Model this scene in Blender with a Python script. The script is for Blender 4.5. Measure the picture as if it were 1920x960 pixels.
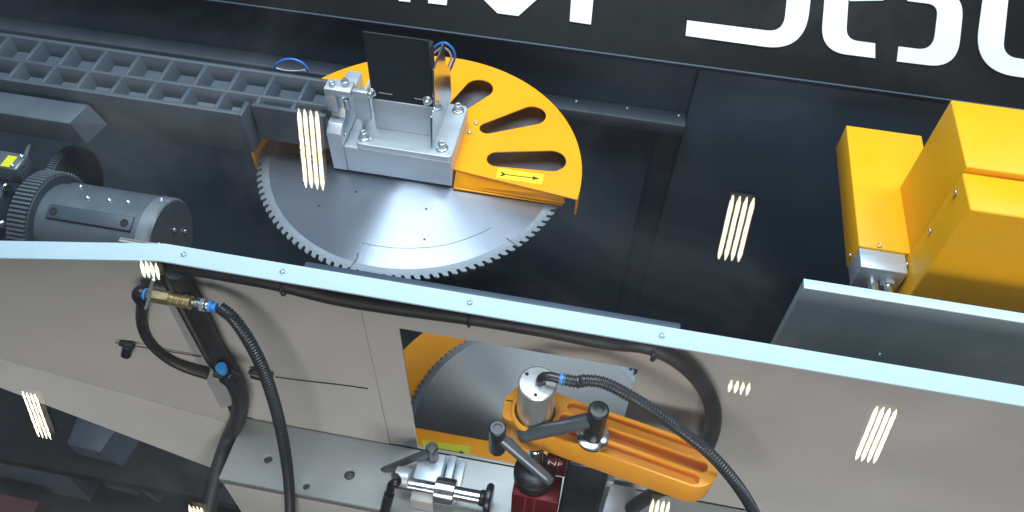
import bpy, bmesh, math, random
from mathutils import Vector, Matrix
random.seed(4)
scene = bpy.context.scene
for o in list(bpy.data.objects):
    bpy.data.objects.remove(o)
col = scene.collection
R = math.radians

# ------------------------------------------------------------------ camera
# origin = the camera; X runs along the machine, Y away from the viewer, Z up (metres)
YAW, PITCH, ROLL, FPX = R(-8.72), R(51.75), R(-2.26), 1515.0
_f = Vector((math.sin(YAW)*math.cos(PITCH), math.cos(YAW)*math.cos(PITCH), -math.sin(PITCH)))
_r = _f.cross(Vector((0, 0, 1))).normalized()
_d = _f.cross(_r)
CR = _r*math.cos(ROLL) + _d*math.sin(ROLL)
CD = -_r*math.sin(ROLL) + _d*math.cos(ROLL)
cam = bpy.data.cameras.new('camera')
cam.sensor_width = 36.0
cam.lens = 36.0*FPX/1920.0
cam.clip_start, cam.clip_end = 0.01, 200
camo = bpy.data.objects.new('camera', cam)
col.objects.link(camo)
camo.matrix_world = Matrix(((CR.x, -CD.x, -_f.x, 0), (CR.y, -CD.y, -_f.y, 0), (CR.z, -CD.z, -_f.z, 0), (0, 0, 0, 1)))
scene.camera = camo

# ------------------------------------------------------------------ light
world = bpy.data.worlds.new('World')
scene.world = world
world.use_nodes = True
bg = world.node_tree.nodes['Background']
bg.inputs[0].default_value = (0.62, 0.78, 1.0, 1)
bg.inputs[1].default_value = 0.13


def area(name, loc, target, sx, sy, power, colr):
    l = bpy.data.lights.new(name, 'AREA')
    l.shape = 'RECTANGLE'
    l.size, l.size_y, l.energy, l.color = sx, sy, power, colr
    o = bpy.data.objects.new(name, l)
    col.objects.link(o)
    o.location = loc
    o.rotation_euler = (Vector(target)-Vector(loc)).to_track_quat('-Z', 'Y').to_euler()
    return o


area('hall_light_overhead', (-0.40, 0.80, 2.6), (-0.40, 0.95, -1.0), 2.2, 1.4, 160, (0.76, 0.91, 1.0))
area('fill_light_rear', (-0.55, 2.0, 2.6), (-0.35, 0.9, -1.0), 1.9, 0.8, 75, (0.74, 0.90, 1.0))  # unseen fill added to boost the bright sector on the blade
area('fill_light_side', (1.7, 1.7, 2.4), (0.0, 0.8, -1.4), 1.2, 0.9, 75, (0.80, 0.92, 1.0))  # unseen fill added to reach the lower orange cover
area('fill_light_front', (0.9, -3.6, 0.4), (0.1, 0.7, -1.1), 3.5, 1.4, 165, (1.0, 0.96, 0.91))  # unseen low fill added to brighten the upright panel faces
scene.view_settings.view_transform = 'Standard'
scene.view_settings.look = 'None'
scene.view_settings.gamma = 1.0
scene.view_settings.exposure = 0.0


# ------------------------------------------------------------------ surveying: where a sight line of the camera meets a plane
def sight(px, py, x=None, y=None, z=None):
    d = CR*((px-960)/FPX) + CD*((py-480)/FPX) + _f
    if x is not None: return d*(x/d.x)
    if y is not None: return d*(y/d.y)
    return d*(z/d.z)


# ------------------------------------------------------------------ materials
MATS = {}


def mat(name, colr, rough=0.45, metal=0.0, spec=0.5, noise=0.08, nscale=30, rvar=0.1, bump=0.0, bscale=200,
        aniso=0.0, stretch=None, coat=0.0, dust=0.0):
    if name in MATS: return MATS[name]
    m = bpy.data.materials.new(name)
    m.use_nodes = True
    nt = m.node_tree
    b = nt.nodes['Principled BSDF']
    b.inputs['Metallic'].default_value = metal
    b.inputs['Specular IOR Level'].default_value = spec
    b.inputs['Coat Weight'].default_value = coat
    tc = nt.nodes.new('ShaderNodeTexCoord')
    mp = nt.nodes.new('ShaderNodeMapping')
    nt.links.new(tc.outputs['Object'], mp.inputs[0])
    if stretch: mp.inputs['Scale'].default_value = stretch
    n = nt.nodes.new('ShaderNodeTexNoise')
    n.inputs['Scale'].default_value = nscale
    n.inputs['Detail'].default_value = 6
    nt.links.new(mp.outputs[0], n.inputs[0])
    mix = nt.nodes.new('ShaderNodeMix')
    mix.data_type = 'RGBA'
    lo = [max(0, c*(1-noise*2)) for c in colr]
    hi = [c*(1+noise*2) for c in colr]
    mix.inputs[6].default_value = (*lo, 1)
    mix.inputs[7].default_value = (*hi, 1)
    nt.links.new(n.outputs[0], mix.inputs[0])
    outc = mix.outputs[2]
    if dust > 0:      # sparse dust specks and smears lying on the surface
        n2 = nt.nodes.new('ShaderNodeTexNoise')
        n2.inputs['Scale'].default_value = 9
        n2.inputs['Detail'].default_value = 8
        n2.inputs['Roughness'].default_value = 0.7
        nt.links.new(tc.outputs['Object'], n2.inputs[0])
        cr = nt.nodes.new('ShaderNodeValToRGB')
        cr.color_ramp.elements[0].position = 0.5
        cr.color_ramp.elements[1].position = 0.78
        cr.color_ramp.elements[1].color = (dust, dust, dust, 1)
        nt.links.new(n2.outputs[0], cr.inputs[0])
        m2 = nt.nodes.new('ShaderNodeMix')
        m2.data_type = 'RGBA'
        m2.inputs[7].default_value = (0.25, 0.24, 0.22, 1)
        nt.links.new(cr.outputs[0], m2.inputs[0])
        nt.links.new(outc, m2.inputs[6])
        outc = m2.outputs[2]
    nt.links.new(outc, b.inputs['Base Color'])
    mr = nt.nodes.new('ShaderNodeMapRange')
    mr.inputs[3].default_value = max(0.02, rough-rvar)
    mr.inputs[4].default_value = min(1, rough+rvar)
    nt.links.new(n.outputs[0], mr.inputs[0])
    nt.links.new(mr.outputs[0], b.inputs['Roughness'])
    if bump > 0:
        nb = nt.nodes.new('ShaderNodeTexNoise')
        nb.inputs['Scale'].default_value = bscale
        nb.inputs['Detail'].default_value = 3
        nt.links.new(mp.outputs[0], nb.inputs[0])
        bp = nt.nodes.new('ShaderNodeBump')
        bp.inputs['Strength'].default_value = bump
        bp.inputs['Distance'].default_value = 0.002
        nt.links.new(nb.outputs[0], bp.inputs['Height'])
        nt.links.new(bp.outputs[0], b.inputs['Normal'])
    if aniso > 0:
        b.inputs['Anisotropic'].default_value = aniso
        tg = nt.nodes.new('ShaderNodeTangent')
        tg.direction_type = 'RADIAL'
        tg.axis = 'Z'
        nt.links.new(tg.outputs[0], b.inputs['Tangent'])
        b.inputs['Anisotropic Rotation'].default_value = 0.25
    MATS[name] = m
    return m


M_NAVY = mat('navy_enclosure_paint', (0.046, 0.070, 0.102), 0.45, spec=0.3, noise=0.15, nscale=6, dust=0.05)
M_BLACKSIGN = mat('black_gloss_panel', (0.003, 0.003, 0.003), 0.45, spec=0.1, noise=0.2)
M_WHITE = mat('white_lettering', (0.72, 0.72, 0.76), 0.5, noise=0.02)
M_ORANGE = mat('orange_powder_coat', (0.90, 0.335, 0.003), 0.42, spec=0.3, noise=0.04, nscale=11, rvar=0.14, dust=0.05, bump=0.06, bscale=500)
M_YELLOW = mat('yellow_powder_coat', (0.86, 0.405, 0.003), 0.42, spec=0.3, noise=0.05, nscale=9, rvar=0.14, dust=0.05, bump=0.06, bscale=500)
M_ARM = mat('orange_cast_paint', (0.88, 0.37, 0.022), 0.36, spec=0.4, noise=0.05, bump=0.10, bscale=260)
M_STRIP = mat('white_trim_paint', (0.46, 0.585, 0.655), 0.45, noise=0.02)
M_PANEL = mat('grey_sheet_paint', (0.43, 0.418, 0.398), 0.38, noise=0.10, nscale=5, rvar=0.16, dust=0.10, bump=0.02, bscale=60)
M_TABLE = mat('pale_table_plate', (0.34, 0.355, 0.36), 0.4, metal=0.25, noise=0.05, nscale=14, stretch=(1, 12, 1))
M_ALU = mat('milled_aluminium', (0.55, 0.60, 0.66), 0.42, metal=0.55, noise=0.05, nscale=12, stretch=(1, 10, 10))
M_PLATE = mat('grey_plate_paint', (0.21, 0.25, 0.28), 0.45, noise=0.06, nscale=10, dust=0.05)
M_CAST = mat('dark_grey_cast_paint', (0.048, 0.062, 0.080), 0.5, noise=0.1, nscale=18, bump=0.15, bscale=90, dust=0.06)
M_MOTOR = mat('blue_grey_anodised', (0.15, 0.175, 0.205), 0.35, metal=0.5, noise=0.08)
M_BLACK = mat('black_housing', (0.010, 0.012, 0.014), 0.3, spec=0.5, noise=0.2, dust=0.03)
M_HOUS = mat('matt_black_housing', (0.021, 0.027, 0.034), 0.6, spec=0.2, noise=0.15, dust=0.02)
M_PLASTIC = mat('black_plastic', (0.013, 0.014, 0.017), 0.32, spec=0.6, noise=0.1)
M_LEVER = mat('charcoal_lever_paint', (0.13, 0.15, 0.17), 0.33, metal=0.5, noise=0.1)
M_RUBBER = mat('black_rubber', (0.018, 0.017, 0.017), 0.5, noise=0.15, bump=0.1, bscale=300)
M_CONDUIT = mat('corrugated_conduit', (0.022, 0.025, 0.030), 0.33, spec=0.6, noise=0.1)
M_CHROME = mat('polished_steel', (0.72, 0.74, 0.76), 0.2, metal=1.0, noise=0.03)
M_ZINC = mat('zinc_screw', (0.60, 0.66, 0.70), 0.3, metal=0.85, noise=0.1, nscale=120)
M_BRASS = mat('nickel_brass', (0.62, 0.50, 0.26), 0.28, metal=0.85, noise=0.08, nscale=60)
M_BLUE = mat('blue_plastic_ring', (0.05, 0.28, 0.70), 0.35, noise=0.05)
M_BLUETUBE = mat('blue_air_tube', (0.03, 0.16, 0.62), 0.35, noise=0.05)
M_PALETUBE = mat('pale_air_tube', (0.55, 0.58, 0.68), 0.35, noise=0.05)
M_RED = mat('red_anodised', (0.14, 0.006, 0.010), 0.32, metal=0.45, noise=0.08)
M_STICKER = mat('yellow_sticker', (0.82, 0.60, 0.02), 0.4, noise=0.03)
M_STICKER2 = mat('lime_sticker', (0.66, 0.60, 0.02), 0.4, noise=0.03)
M_INK = mat('black_ink', (0.02, 0.015, 0.01), 0.5, noise=0.05)
M_DARK = mat('dark_hole', (0.012, 0.012, 0.012), 0.7, noise=0.1)
M_SEAM = mat('dark_blade_line', (0.05, 0.045, 0.04), 0.7, noise=0.1)  # dark tone of the blade's expansion slots and scribed arc
M_FLOOR = mat('dark_floor', (0.014, 0.013, 0.013), 0.4, noise=0.2, nscale=5, dust=0.03)
M_MAROON = mat('maroon_paint', (0.06, 0.008, 0.006), 0.5)
M_STEEL = mat('brushed_blade_steel', (0.40, 0.44, 0.52), 0.28, metal=0.82, noise=0.08, nscale=5, rvar=0.05, aniso=0.95)
M_STEEL2 = mat('darker_blade_steel', (0.19, 0.19, 0.19), 0.34, metal=0.85, noise=0.10, nscale=5, rvar=0.06, aniso=0.9)  # darker, rougher steel for the lower blade
M_TOOTH = mat('carbide_tooth', (0.21, 0.235, 0.265), 0.42, metal=0.7, noise=0.1, nscale=90)
M_RIM = mat('ground_rim_steel', (0.24, 0.265, 0.30), 0.45, metal=0.75, noise=0.05)
M_WALLPOL = mat('polished_sheet', (0.50, 0.54, 0.58), 0.16, metal=0.9, noise=0.04)

# ------------------------------------------------------------------ object helpers


def link(o, parent=None):
    col.objects.link(o)
    if parent is not None:
        o.parent = parent
        if parent.type == 'EMPTY':
            o.matrix_parent_inverse = Matrix.Translation(-parent.location)
    return o


def tag(o, label, cat, group=None):
    o['label'] = label
    o['category'] = cat
    if group: o['group'] = group
    return o


def thing(name, label, cat, base, group=None):
    o = bpy.data.objects.new(name, None)
    o.empty_display_size = 0.02
    o.location = Vector(base)
    col.objects.link(o)
    return tag(o, label, cat, group)


def part(name, bm, m, parent=None, smooth=False, label=None):
    me = bpy.data.meshes.new(name)
    if smooth is not False:
        ang = R(35) if smooth is True else smooth
        for f in bm.faces: f.smooth = True
        bm.normal_update()
        for e in bm.edges:
            if len(e.link_faces) != 2 or e.calc_face_angle(0) > ang: e.smooth = False
    bmesh.ops.recalc_face_normals(bm, faces=bm.faces)
    bm.to_mesh(me)
    bm.free()
    me.materials.append(m)
    o = bpy.data.objects.new(name, me)
    if label: o['label'] = label
    return link(o, parent)


def inst(name, me, mw, parent=None):
    o = bpy.data.objects.new(name, me)
    o.matrix_basis = mw
    return link(o, parent)


def structure(o):
    o['kind'] = 'structure'
    return o


def bx(bm, x0, x1, y0, y1, z0, z1, bev=0.0):
    vs = [bm.verts.new((x, y, z)) for x in (x0, x1) for y in (y0, y1) for z in (z0, z1)]
    fs = [(0, 1, 3, 2), (4, 6, 7, 5), (0, 4, 5, 1), (2, 3, 7, 6), (0, 2, 6, 4), (1, 5, 7, 3)]
    faces = [bm.faces.new([vs[i] for i in f]) for f in fs]
    if bev > 0:
        es = list({e for f in faces for e in f.edges})
        bmesh.ops.bevel(bm, geom=es, offset=bev, segments=2, profile=0.5, affect='EDGES')
    return bm


def box(name, x0, x1, y0, y1, z0, z1, m, parent=None, bev=0.0015):
    return part(name, bx(bmesh.new(), x0, x1, y0, y1, z0, z1, bev), m, parent, smooth=R(50) if bev else False)


def hull_prism(bm, pts, vec, bev=0.0):
    """solid from a 3D polygon swept along vec"""
    a = [bm.verts.new(p) for p in pts]
    b = [bm.verts.new(Vector(p)+Vector(vec)) for p in pts]
    n = len(pts)
    fs = [bm.faces.new(a), bm.faces.new(list(reversed(b)))]
    for i in range(n):
        fs.append(bm.faces.new((a[i], b[i], b[(i+1) % n], a[(i+1) % n])))
    bmesh.ops.recalc_face_normals(bm, faces=fs)
    if bev > 0:
        es = list({e for f in fs for e in f.edges})
        bmesh.ops.bevel(bm, geom=es, offset=bev, segments=2, profile=0.5, affect='EDGES')
    return bm


def frame_of(axis):
    a = Vector(axis).normalized()
    h = Vector((0, 0, 1)) if abs(a.z) < 0.9 else Vector((1, 0, 0))
    u = a.cross(h).normalized()
    return a, u, a.cross(u)


def lathe(bm, origin, axis, prof, seg=32, a0=0.0, caps=True):
    """profile [(radius, height)] turned round an axis; ends closed"""
    a, u, v = frame_of(axis)
    o = Vector(origin)
    rings = []
    for r, h in prof:
        if r < 1e-6:
            rings.append([bm.verts.new(o+a*h)])
        else:
            rings.append([bm.verts.new(o+a*h+(u*math.cos(a0+2*math.pi*i/seg)+v*math.sin(a0+2*math.pi*i/seg))*r) for i in range(seg)])
    for p, q in zip(rings, rings[1:]):
        for i in range(seg):
            j = (i+1) % seg
            if len(p) == 1 and len(q) == 1: continue
            if len(p) == 1: bm.faces.new((p[0], q[i], q[j]))
            elif len(q) == 1: bm.faces.new((p[i], q[0], p[j]))
            else: bm.faces.new((p[i], q[i], q[j], p[j]))
    if not caps: return bm
    if len(rings[0]) > 1: bm.faces.new(rings[0])
    if len(rings[-1]) > 1: bm.faces.new(list(reversed(rings[-1])))
    return bm


def cyl(name, p0, p1, r, m, parent=None, seg=28, bev=0.0015, r1=None):
    p0, p1 = Vector(p0), Vector(p1)
    L = (p1-p0).length
    r1 = r if r1 is None else r1
    b = min(bev, r*0.4, L*0.3)
    bm = lathe(bmesh.new(), p0, p1-p0, [(r-b, 0), (r, b), (r1, L-b), (r1-b, L)], seg)
    return part(name, bm, m, parent, smooth=R(40))


def spline(pts, per=10):
    P = [Vector(p) for p in pts]
    P = [P[0]*2-P[1]] + P + [P[-1]*2-P[-2]]
    out = []
    for i in range(1, len(P)-2):
        p0, p1, p2, p3 = P[i-1:i+3]
        for k in range(per):
            t = k/per
            out.append(0.5*((2*p1)+(p2-p0)*t+(2*p0-5*p1+4*p2-p3)*t*t+(3*p1-p0-3*p2+p3)*t**3))
    out.append(P[-2])
    return out


def resample(pts, step):
    out = [pts[0]]
    acc = 0
    for a, b in zip(pts, pts[1:]):
        L = (b-a).length
        t = step-acc
        while t <= L and L > 0:
            out.append(a+(b-a)*(t/L))
            t += step
        acc = (acc+L) % step
    return out


def tube(bm, pts, rad, sides=12, cap=True):
    """pts: list of Vectors, rad: float or function(i)"""
    n = len(pts)
    rf = rad if callable(rad) else (lambda i: rad)
    t0 = (pts[1]-pts[0]).normalized()
    _, u, v = frame_of(t0)
    rings = []
    for i, p in enumerate(pts):
        t = (pts[min(i+1, n-1)]-pts[max(i-1, 0)]).normalized()
        u = (u-t*u.dot(t)).normalized()
        v = t.cross(u)
        r = rf(i)
        rings.append([bm.verts.new(p+(u*math.cos(2*math.pi*k/sides)+v*math.sin(2*math.pi*k/sides))*r) for k in range(sides)])
    for a, b in zip(rings, rings[1:]):
        for k in range(sides):
            bm.faces.new((a[k], b[k], b[(k+1) % sides], a[(k+1) % sides]))
    if cap:
        bm.faces.new(rings[0])
        bm.faces.new(list(reversed(rings[-1])))
    return bm


def hose(name, pts, r, m, parent=None, per=12):
    return part(name, tube(bmesh.new(), spline(pts, per), r, 14), m, parent, smooth=R(60))


def corrugated(name, pts, r, m, parent=None, pitch=0.0050):
    q = resample(spline(pts, 40), pitch/4)
    return part(name, tube(bmesh.new(), q, lambda i: r if i % 4 in (0, 1) else r*0.84, 14), m, parent, smooth=R(30))


def rounded(pts, r, seg=5):
    """round the corners of a 2D polygon; r a number or one per corner"""
    n = len(pts)
    out = []
    for i in range(n):
        p, a, b = Vector(pts[i]), Vector(pts[i-1]), Vector(pts[(i+1) % n])
        rr = r[i] if isinstance(r, (list, tuple)) else r
        if rr <= 0:
            out.append(tuple(p)); continue
        da, db = (a-p), (b-p)
        la, lb = da.length, db.length
        da.normalize(); db.normalize()
        ang = da.angle(db)
        t = min(rr/max(math.tan(ang/2), 1e-3), la*0.49, lb*0.49)
        p1, p2 = p+da*t, p+db*t
        for k in range(seg+1):
            s = k/seg
            out.append(tuple(p1*(1-s)**2+p*2*s*(1-s)+p2*s*s))
    return out


def plate(name, outline, holes, thick, fn, m, parent=None, bev=0.0006):
    """flat plate with real holes; fn maps (u, v, w) to 3D, w from 0 to thick"""
    cu = bpy.data.curves.new(name, 'CURVE')
    cu.dimensions = '2D'
    cu.fill_mode = 'BOTH'
    cu.extrude = max(thick/2-bev, 1e-5)
    cu.bevel_depth = bev
    cu.bevel_resolution = 1
    cu.offset = -bev
    for loop in [outline]+list(holes):
        s = cu.splines.new('POLY')
        s.points.add(len(loop)-1)
        for p, q in zip(s.points, loop): p.co = (q[0], q[1], 0, 1)
        s.use_cyclic_u = True
    tmp = bpy.data.objects.new(name, cu)
    me = bpy.data.meshes.new_from_object(tmp)
    bpy.data.objects.remove(tmp)
    bpy.data.curves.remove(cu)
    for v in me.vertices:
        v.co = fn(v.co.x, v.co.y, v.co.z+thick/2)
    me.materials.clear()
    me.materials.append(m)
    bm = bmesh.new()
    bm.from_mesh(me)
    bpy.data.meshes.remove(me)
    bmesh.ops.remove_doubles(bm, verts=bm.verts, dist=1e-6)
    return part(name, bm, m, parent)


def slot2d(c0, r0, c1, r1, seg=10):
    """outline of a tapered slot between two round ends"""
    a, b = Vector(c0), Vector(c1)
    ang = math.atan2(b.y-a.y, b.x-a.x)
    out = []
    for k in range(seg+1):
        t = ang-math.pi/2+math.pi*k/seg
        out.append((b.x+r1*math.cos(t), b.y+r1*math.sin(t)))
    for k in range(seg+1):
        t = ang+math.pi/2+math.pi*k/seg
        out.append((a.x+r0*math.cos(t), a.y+r0*math.sin(t)))
    return out


# shared hardware ---------------------------------------------------
def screw_mesh(name, r, h, washer=True):
    bm = bmesh.new()
    if washer: lathe(bm, (0, 0, 0), (0, 0, 1), [(r*1.55, 0), (r*1.55, h*0.22), (r*1.0, h*0.25)], 20)
    lathe(bm, (0, 0, 0), (0, 0, 1), [(r, h*0.2), (r, h*0.85), (r*0.85, h), (r*0.55, h), (r*0.5, h*0.5), (0, h*0.5)], 18)
    me = bpy.data.meshes.new(name)
    for f in bm.faces: f.smooth = True
    for e in bm.edges:
        if len(e.link_faces) != 2 or e.calc_face_angle(0) > R(35): e.smooth = False
    bmesh.ops.recalc_face_normals(bm, faces=bm.faces)
    bm.to_mesh(me)
    bm.free()
    me.materials.append(M_ZINC)
    return me


ME_SCREW = screw_mesh('cap_screw', 0.0052, 0.010)
ME_SMALL = screw_mesh('small_screw', 0.0036, 0.004, False)
ME_BIG = screw_mesh('hex_bolt', 0.0066, 0.014)


def screw(me, loc, axis, parent, name='screw'):
    q = Vector(axis).to_track_quat('Z', 'Y').to_matrix().to_4x4()
    return inst(name, me, Matrix.Translation(Vector(loc)) @ q, parent)


# ================================================================== SETTING
structure(box('floor', -9, 9, -5, 9, -2.4, -2.3, M_FLOOR, bev=0))
# rear enclosure wall: recessed bay on the left, proud section on the right
wl = structure(box('enclosure_wall', -3.0, 3.0, 1.362, 1.40, -2.299, -1.03, M_NAVY, bev=0))
box('wall_panel', 0.158, 3.0, 1.350, 1.3615, -2.298, -1.035, M_NAVY, wl, bev=0.002)
box('wall_panel', -3.0, 0.1, 1.352, 1.3615, -2.298, -1.22, M_NAVY, wl, bev=0.002)
lg = box('wall_ledge', -3.0, 0.1565, 1.318, 1.3615, -1.19, -1.158, M_CAST, wl, bev=0.003)
for sx in (-0.08, 0.03, 0.14): screw(ME_SMALL, (sx, 1.345, -1.158), (0, 0, 1), lg)
# inner chip tray behind the front shroud
tr = structure(box('chip_tray', -1.6, 0.9, 0.655, 1.3, -2.1, -2.06, M_FLOOR, bev=0))
box('tray_lip', -0.40, 0.139, 0.640, 0.652, -0.995, -0.925, M_NAVY, bev=0.002)
bpy.data.objects['tray_lip'].name = 'inner_shield'
tag(bpy.data.objects['inner_shield'], 'low dark inner sheet standing just behind the pale trim strip', 'shield')

# ================================================================== SIGN FASCIA
S0 = Vector((0, 1.336, -1.012))
SU = Vector((0, 0.79, 0.613)).normalized()
SN = Vector((0, -SU.z, SU.y))


def sign_uv(px, py):
    d = CR*((px-960)/FPX) + CD*((py-480)/FPX) + _f
    p = d*(S0.dot(SN)/d.dot(SN))
    return (p.x, (p-S0).dot(SU))


def on_sign(h):
    return lambda u, v, w: S0+Vector((u, 0, 0))+SU*v+SN*(w+h)


fs = thing('sign_fascia', 'sloping gloss black fascia with large white stencil letters at the top', 'sign', S0)
plate('board', [(-2.6, 0), (2.6, 0), (2.6, 0.42), (-2.6, 0.42)], [], 0.02, on_sign(-0.02), M_BLACKSIGN, fs)
plate('edge_trim', [(-2.6, -0.004), (2.6, -0.004), (2.6, -0.0005), (-2.6, -0.0005)], [], 0.022, on_sign(-0.021), M_NAVY, fs)


def letter(pts, r=0.0, name='letter'):
    uv = [sign_uv(*p) for p in pts]
    return plate(name, rounded(uv, r, 14) if r else uv, [], 0.003, on_sign(0.0006), M_WHITE, fs, bev=0.0004)


letter([(748, 3), (770, 5), (775, -90), (753, -93)])
letter([(803, 7), (838, 11), (846, -60), (933, 26), (972, 31), (1075, -60), (1068, 41), (1108, 47), (1124, -120), (1076, -126),
        (955, -20), (860, -155), (818, -160)])
letter([(1285, 68), (1288, 39), (1468, 62), (1482, -75), (1330, -95), (1345, -215), (1540, -190), (1536, -160),
        (1385, -180), (1380, -120), (1530, -100), (1508, 99)], [0, 0, .032, .03, 0, 0, 0, 0, 0, .01, .07, .075])
# the 6: two halves parted by stencil bridges
letter([(1640, 110), (1640, 82), (1585, 75), (1600, -150), (1760, -130), (1763, -158), (1560, -185), (1537, 97)],
       [0, 0, .026, .03, 0, 0, .07, .085])
letter([(1592, 3), (1655, 2), (1657, -26), (1592, -36)])
letter([(1680, 116), (1684, 88), (1748, 96), (1758, 10), (1700, 3), (1702, -26), (1808, -14), (1793, 130)],
       [0, 0, .030, .022, 0, 0, .06, .085])
letter([(1990, 156), (1990, 122), (1878, 106), (1902, -125), (1990, -110), (1993, -138), (1862, -155), (1823, 134)],
       [0, 0, .03, .03, 0, 0, .07, .085])

# ================================================================== UPPER BLADE
BZ = -1.006


def saw_blade(label, cx, cy, z, r, n, group, phase=0.0, steel=None):
    t = thing('circular_saw', label, 'saw blade', (cx, cy, z), group)
    bm = bmesh.new()
    rb = r-0.0090
    lathe(bm, (0, 0, -0.0015), (0, 0, 1), [(0.012, 0), (rb, 0), (rb, 0.003), (rb*0.62, 0.003), (0.012, 0.003)], 120)
    bo = part('body', bm, steel or M_STEEL, t, smooth=R(30))
    bo.matrix_basis = Matrix.Translation((cx, cy, z))
    bm = bmesh.new()
    lathe(bm, (0, 0, 0), (0, 0, 1), [(rb-0.012, 0.0017), (rb, 0.0017), (rb, 0.0019), (rb-0.012, 0.0019), (rb-0.012, 0.0017)], 120, caps=False)
    ro = part('ground_rim', bm, M_RIM, t, smooth=R(30))
    ro.matrix_basis = Matrix.Translation((cx, cy, z))
    # one tooth, pointing along +X, cutting edge anticlockwise
    pw = 2*math.pi*rb/n
    bm = bmesh.new()
    hull_prism(bm, [(rb-0.004, -pw*0.50, -0.0021), (rb+0.0010, -pw*0.50, -0.0021), (rb+0.0070, -pw*0.30, -0.0021), (r, pw*0.14, -0.0021),
                    (r-0.001, pw*0.26, -0.0021), (rb+0.002, pw*0.16, -0.0021), (rb-0.002, pw*0.20, -0.0021), (rb-0.004, pw*0.30, -0.0021)],
               (0, 0, 0.0042))
    tooth = part('tooth', bm, M_TOOTH, t)
    me = tooth.data
    for i in range(n):
        mw = Matrix.Translation((cx, cy, z)) @ Matrix.Rotation(2*math.pi*i/n+phase, 4, 'Z')
        if i == 0: tooth.matrix_basis = mw
        else: inst('tooth', me, mw, t)
    return t, bo


BC = (-0.326, 0.970)
ub, ubody = saw_blade('large horizontal circular saw blade, lower half exposed below the silver block', BC[0], BC[1], BZ, 0.272, 116,
                      'circular saw blades')


def blade_mark(name, pts, wdt, parent, zz=BZ+0.0016):
    """thin cut or scribed line on the blade face"""
    bm = bmesh.new()
    P = [Vector((p.x, p.y, zz)) for p in pts]
    vs = []
    for i, p in enumerate(P):
        t = (P[min(i+1, len(P)-1)]-P[max(i-1, 0)]).normalized()
        nrm = Vector((-t.y, t.x, 0))*wdt/2
        vs.append([bm.verts.new(p+nrm+Vector((0, 0, h))) for h in (0, 0.0006)]+[bm.verts.new(p-nrm+Vector((0, 0, h))) for h in (0, 0.0006)])
    for a, b in zip(vs, vs[1:]):
        bm.faces.new((a[1], b[1], b[3], a[3]))
        bm.faces.new((a[0], b[0], b[1], a[1]))
        bm.faces.new((a[3], b[3], b[2], a[2]))
    return part(name, bm, M_SEAM, parent)


blade_mark('expansion_slot', spline([sight(p[0], p[1], z=BZ) for p in ((655, 505), (664, 494), (670, 484), (672, 475))], 5), 0.0016, ub)
blade_mark('expansion_slot', spline([sight(p[0], p[1], z=BZ) for p in ((973, 465), (962, 457), (950, 448))], 5), 0.0014, ub)
arc = []
for k in range(31):
    a = R(-118+k*2.15)
    arc.append(Vector((BC[0]+0.232*math.cos(a)*1.0, BC[1]+0.214*math.sin(a), BZ)))
blade_mark('scribed_arc', [sight(p[0], p[1], z=BZ) for p in ((679, 457), (705, 462), (735, 466), (770, 467), (805, 465), (840, 460), (875, 449), (905, 437), (921, 428))], 0.0004, ub)
for p in ((598, 387), (668, 361), (799, 393), (796, 450)):
    q = sight(p[0], p[1], z=BZ)
    part('pin_hole', lathe(bmesh.new(), (q.x, q.y, BZ+0.0012), (0, 0, 1), [(0.0019, 0), (0.0019, 0.001)], 12), M_DARK, ub)

# ================================================================== UPPER GUARD
GZ = -0.972
gd = thing('blade_guard', 'orange curved blade guard with teardrop slots and double arrow sticker', 'blade guard', (-0.315, 0.925, GZ), 'blade guards')
GC, GR = Vector((-0.313, 0.924)), 0.281
fl = sight(855, 318, z=GZ)
fr = sight(1057, 368, z=GZ)
a1 = math.atan2(fr.y-GC.y, fr.x-GC.x)
outl = [(fl.x, fl.y)]
for k in range(61):
    a = a1+(math.pi-R(8)-a1)*k/60
    outl.append((GC.x+GR*math.cos(a), GC.y+GR*math.sin(a)))
outl.append((-0.40, 0.965))
holes = []
for c0, r0, c1, r1 in (((932, 298), 0.0175, (1034, 301), 0.0250), ((914, 240), 0.0140, (998, 216), 0.0245), ((850, 206), 0.0155, (898, 166), 0.026), ((672, 190), 0.014, (648, 168), 0.024)):
    p0, p1 = sight(c0[0], c0[1], z=GZ), sight(c1[0], c1[1], z=GZ)
    holes.append(slot2d((p0.x, p0.y), r0, (p1.x, p1.y), r1, 12))
plate('top_plate', outl, holes, 0.003, lambda u, v, w: Vector((u, v, GZ-0.003+w)), M_ORANGE, gd)
# rim band hanging from the plate's edge
bm = bmesh.new()
prev = None
for k in range(61):
    a = a1+R(1.2)+(math.pi+R(6)-a1-R(1.2))*k/60
    c = Vector((math.cos(a), math.sin(a), 0))
    o_, i_ = Vector((GC.x, GC.y, 0))+c*GR, Vector((GC.x, GC.y, 0))+c*(GR-0.003)
    ring = [bm.verts.new((o_.x, o_.y, GZ-0.0031)), bm.verts.new((o_.x, o_.y, -1.016)), bm.verts.new((i_.x, i_.y, -1.016)), bm.verts.new((i_.x, i_.y, GZ-0.0031))]
    if prev:
        for j in range(4): bm.faces.new((prev[j], ring[j], ring[(j+1) % 4], prev[(j+1) % 4]))
    else: bm.faces.new(ring)
    prev = ring
bm.faces.new(list(reversed(prev)))
part('rim_band', bm, M_ORANGE, gd, smooth=R(30))
# bottom plate under the blade (its ends show at both sides)
plate('bottom_plate', [(GC.x+(GR-0.004)*math.cos(R(14)+R(152)*k/40), GC.y+(GR-0.004)*math.sin(R(14)+R(152)*k/40)) for k in range(41)], [], 0.003,
      lambda u, v, w: Vector((u, v, -1.0195+w)), M_ORANGE, gd)
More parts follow.
